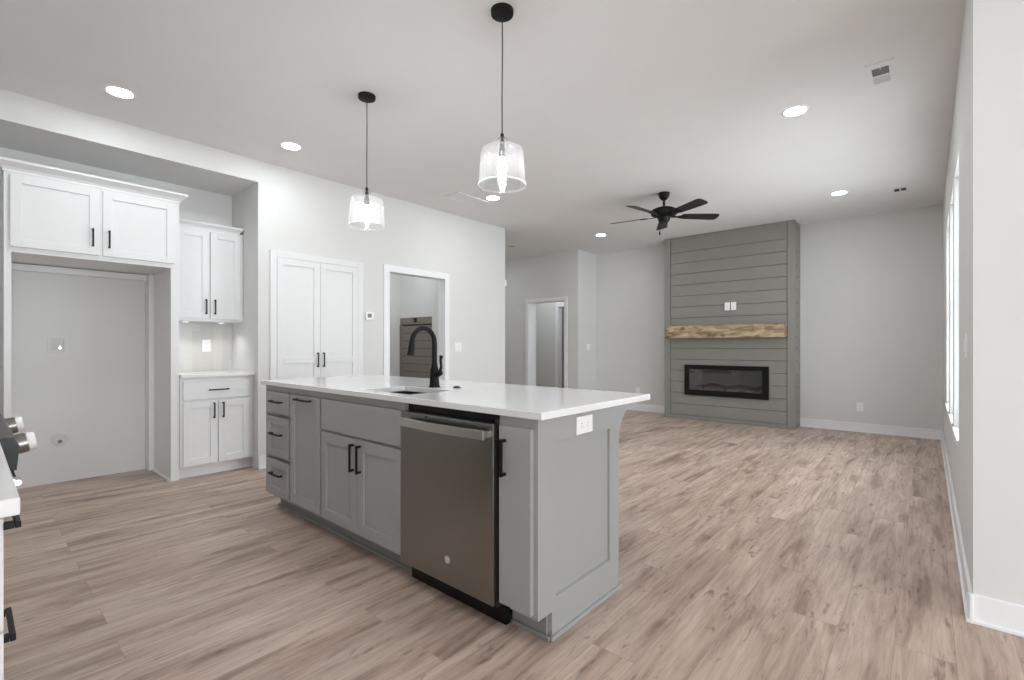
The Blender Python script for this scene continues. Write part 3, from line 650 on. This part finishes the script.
# ================================================================= PENDANTS
def pendant(x, y, lab, zt=2.912):
    t = thing('pendant_light', (x, y, zt), lab, 'pendant light', None)
    MB().lathe((x, y, zt), [(0, -.027), (.048, -.027), (.058, -.022), (.060, -.004), (.060, 0), (0, 0)], 36).build('canopy', BLACK, t, 30)
    MB().tube([(x, y, zt - .026), (x + .002, y, zt - .2), (x - .001, y, 2.45), (x, y, 2.262)], .0032, 8).build('cord', CORD, t, 60)
    MB().lathe((x, y, 2.19), [(0, .082), (.008, .08), (.011, .062), (.007, .056), (.007, .05), (.013, .044), (.013, .012), (.017, .0), (.017, -.045), (0, -.045)], 24).build('socket', BLACK, t, 30)
    o = [(.014, .048), (.024, .047), (.031, .036), (.031, .018), (.034, .004), (.085, -.002), (.103, -.008), (.112, -.024), (.1145, -.05), (.119, -.12), (.1245, -.192)]
    inn = [(q - .003, z - (.003 if i < 8 else 0)) for i, (q, z) in enumerate(o)][::-1]
    MB().lathe((x, y, 2.20), o + [(.1215, -.192)] + inn[1:], 48, closed=True).build('glass_shade', GLASS, t, 50)
    MB().lathe((x, y, 2.20), [(.1262, -.1935), (.1272, -.196), (.1262, -.200), (.1215, -.200), (.1205, -.196), (.1215, -.1935)], 48, closed=True).build('glass_rim', RIM, t, 50)
    MB().lathe((x, y, 2.148), [(.012, 0), (.013, -.012), (.020, -.03), (.0235, -.055), (.020, -.08), (.012, -.105), (.007, -.135), (0, -.14)], 20).build('bulb', BULB, t, 50)
pendant(-1.672, 1.84, 'nearer clear glass pendant with black canopy, over the island')
pendant(-2.955, 1.845, 'farther clear glass pendant with black canopy, left one over the island')

# ================================================================= RECESSED LIGHTS
def can(x, y, lab):
    t = thing('recessed_light', (x, y, CE), lab, 'ceiling light', 'recessed ceiling lights')
    MB().lathe((x, y, CE), [(.070, -.001), (.071, -.004), (.088, -.003), (.092, 0), (.07, 0)], 40).build('trim_ring', PLATE, t, 40)
    MB().lathe((x, y, CE), [(0, -.003), (.0705, -.003), (.0705, -.0005), (0, -.0005)], 40).build('lens', LENS, t)
for x, y, lab in ((-4.195, .70, 'recessed ceiling light above the fridge cabinet, leftmost of all'), (-4.197, 1.872, 'recessed ceiling light in front of the pantry wall, left of the pendants'),
                  (-3.873, 4.10, 'recessed ceiling light seen just below the nearer pendant'), (-.743, 4.06, 'recessed ceiling light on the right, nearest the air vent'),
                  (-3.885, 6.59, 'recessed ceiling light near the far left corner'), (-.763, 6.57, 'recessed ceiling light in front of the far wall, right of the fireplace')):
    can(x, y, lab)

can(-.74, 1.87, 'added unseen ceiling light over the open floor right of the island')  # added out of view to lift floor, counter and ceiling bounce
can(-.74, .70, 'added unseen ceiling light right above the camera position')  # added overhead, out of view, as extra kitchen fill
can(-2.45, .45, 'added unseen ceiling light over the aisle between range and island')  # added out of view to brighten the left floor and island front
can(-6.3, 8.05, 'added unseen ceiling light in the small room past the hall doorway, farther one')  # added unseen lamp to brighten the room behind the hall doorway
can(-5.6, 3.3, 'added unseen ceiling light in the mudroom, by the doorway')  # added unseen lamp so the mudroom is less dark
can(-5.6, 4.05, 'added unseen ceiling light in the mudroom, by the hook panel')  # second added mudroom lamp, unseen, for a brighter hook panel
can(-6.7, 6.3, 'added unseen ceiling light in the hall past the left wall')  # added lamp hidden by the left wall, brightens the hall wall
can(-5.7, 9.4, 'added unseen ceiling light in the rearmost room past the hall doorway')  # added unseen lamp to light the deepest opening
can(-5.5, 8.05, 'added unseen ceiling light just inside the hall doorway')  # second added lamp for the hall room, out of view
# ================================================================= CEILING FAN
cx, cy = -2.272, 5.252
fan = thing('ceiling_fan', (cx, cy, CE), 'black five-blade ceiling fan hanging in front of the fireplace', 'ceiling fan')
MB().lathe((cx, cy, CE), [(0, 0), (.062, 0), (.064, -.015), (.055, -.045), (.035, -.075), (.02, -.082), (0, -.082)], 32).build('canopy', BLACK, fan, 35)
MB().cyl((cx, cy, 2.83), (cx, cy, 2.735), .013).build('downrod', BLACK, fan, 40)
MB().lathe((cx, cy, 2.64), [(0, .11), (.03, .108), (.045, .10), (.10, .095), (.14, .075), (.148, .05), (.14, .022), (.10, .005), (.07, -.01), (.062, -.045), (.05, -.06), (0, -.065)], 40).build('motor_housing', BLACK, fan, 35)
for k in range(5):
    a = math.radians(44 + 72 * k); ca, sa = math.cos(a), math.sin(a); tilt = math.radians(-13)
    def X(r, w, h=0): return (cx + r * ca - w * math.cos(tilt) * sa, cy + r * sa + w * math.cos(tilt) * ca, 2.648 + w * math.sin(tilt) + h)
    bm = bmesh.new(); prof = [(.20, .045), (.24, .054), (.40, .062), (.56, .068), (.605, .066), (.625, .052), (.632, .02)]
    loop = [(r, w) for r, w in prof] + [(r, -w) for r, w in prof[::-1]]
    A = [bm.verts.new(X(r, w, .003)) for r, w in loop]; B = [bm.verts.new(X(r, w, -.003)) for r, w in loop]
    bm.faces.new(A); bm.faces.new(B[::-1])
    for i in range(len(loop)): j = (i + 1) % len(loop); bm.faces.new((A[i], B[i], B[j], A[j]))
    q = MB(); q.merge(bm); bl = q.build('blade', FANB, fan)
    bm = bmesh.new(); loop = [(.09, .018), (.15, .014), (.19, .03), (.25, .036), (.27, .02), (.27, -.02), (.25, -.036), (.19, -.03), (.15, -.014), (.09, -.018)]
    A = [bm.verts.new(X(r, w, -.004)) for r, w in loop]; B = [bm.verts.new(X(r, w, -.010)) for r, w in loop]
    bm.faces.new(A); bm.faces.new(B[::-1])
    for i in range(len(loop)): j = (i + 1) % len(loop); bm.faces.new((A[i], B[i], B[j], A[j]))
    q = MB(); q.merge(bm); q.build('blade_iron', BLACK, bl)
pc = MB(); px, py = cx - .03, cy - .045
pc.tube([(px, py, 2.60), (px, py, 2.47)], .0012, 6); pc.lathe((px, py, 2.425), [(0, 0), (.007, .004), (.009, .02), (.006, .042), (0, .048)], 12); pc.build('pull_chain', BLACK, fan, 50)

# ================================================================= CEILING VENTS
v = thing('air_vent', (-.224, 3.87, CE), 'white ceiling register with grey louvers near the right wall', 'air vent')
b = MB(); b.ring((-.295, -.150, 3.70, 4.05), (-.268, -.182, 3.765, 3.985), CE - .006, CE - .001); b.box(-.268, -.182, 3.870, 3.885, CE - .006, CE - .001); b.box(-.227, -.221, 3.765, 3.80, CE - .006, CE - .001); b.build('frame', CEIL, v)
MB().box(-.268, -.182, 3.765, 3.985, CE - .0022, CE - .001).build('duct', GAP, v)
for y0, m in ((3.768, LOUV), (3.887, LOUVL)):
    l = MB()
    for i in range(7): l.prism([(y0 + i * .0145, CE - .002), (y0 + i * .0145 + .002, CE - .002), (y0 + i * .0145 + .012, CE - .007), (y0 + i * .0145 + .010, CE - .007)], -.267, -.183, 'x')
    l.build('louver_bank', m, v)
def small_vent(x, y, lab, sx=.10, sy=.10):
    v = thing('ceiling_vent', (x, y, CE), lab, 'air vent')
    b = MB(); b.ring((x - sx / 2, x + sx / 2, y - sy / 2, y + sy / 2), (x - sx / 2 + .012, x + sx / 2 - .012, y - sy / 2 + .014, y + sy / 2 - .014), CE - .007, CE - .001); b.box(x - .006, x + .006, y - sy / 2 + .014, y + sy / 2 - .014, CE - .007, CE - .001)
    b.build('frame', CEIL, v)
    MB().box(x - sx / 2 + .012, x + sx / 2 - .012, y - sy / 2 + .014, y + sy / 2 - .014, CE - .003, CE - .001).build('duct', GAP, v)
small_vent(-.23, 6.86, 'tiny square ceiling vent near the far right corner', .13, .16)
small_vent(-5.50, 6.30, 'tiny ceiling vent over the hall opening past the left wall', .12, .16)
rt = thing('return_grille', (-4.13, 3.93, CE), 'white rectangular ceiling return grille close to the left wall', 'air vent')
b = MB(); b.ring((-4.26, -4.01, 3.67, 4.19), (-4.235, -4.03, 3.695, 4.165), CE - .010, CE - .001)
b.build('frame', CEIL, rt)
l = MB()
for i in range(13): l.box(-4.235 + i * .0158, -4.235 + i * .0158 + .010, 3.695, 4.165, CE - .006, CE - .002)
l.build('louver_bank', CEIL, rt)
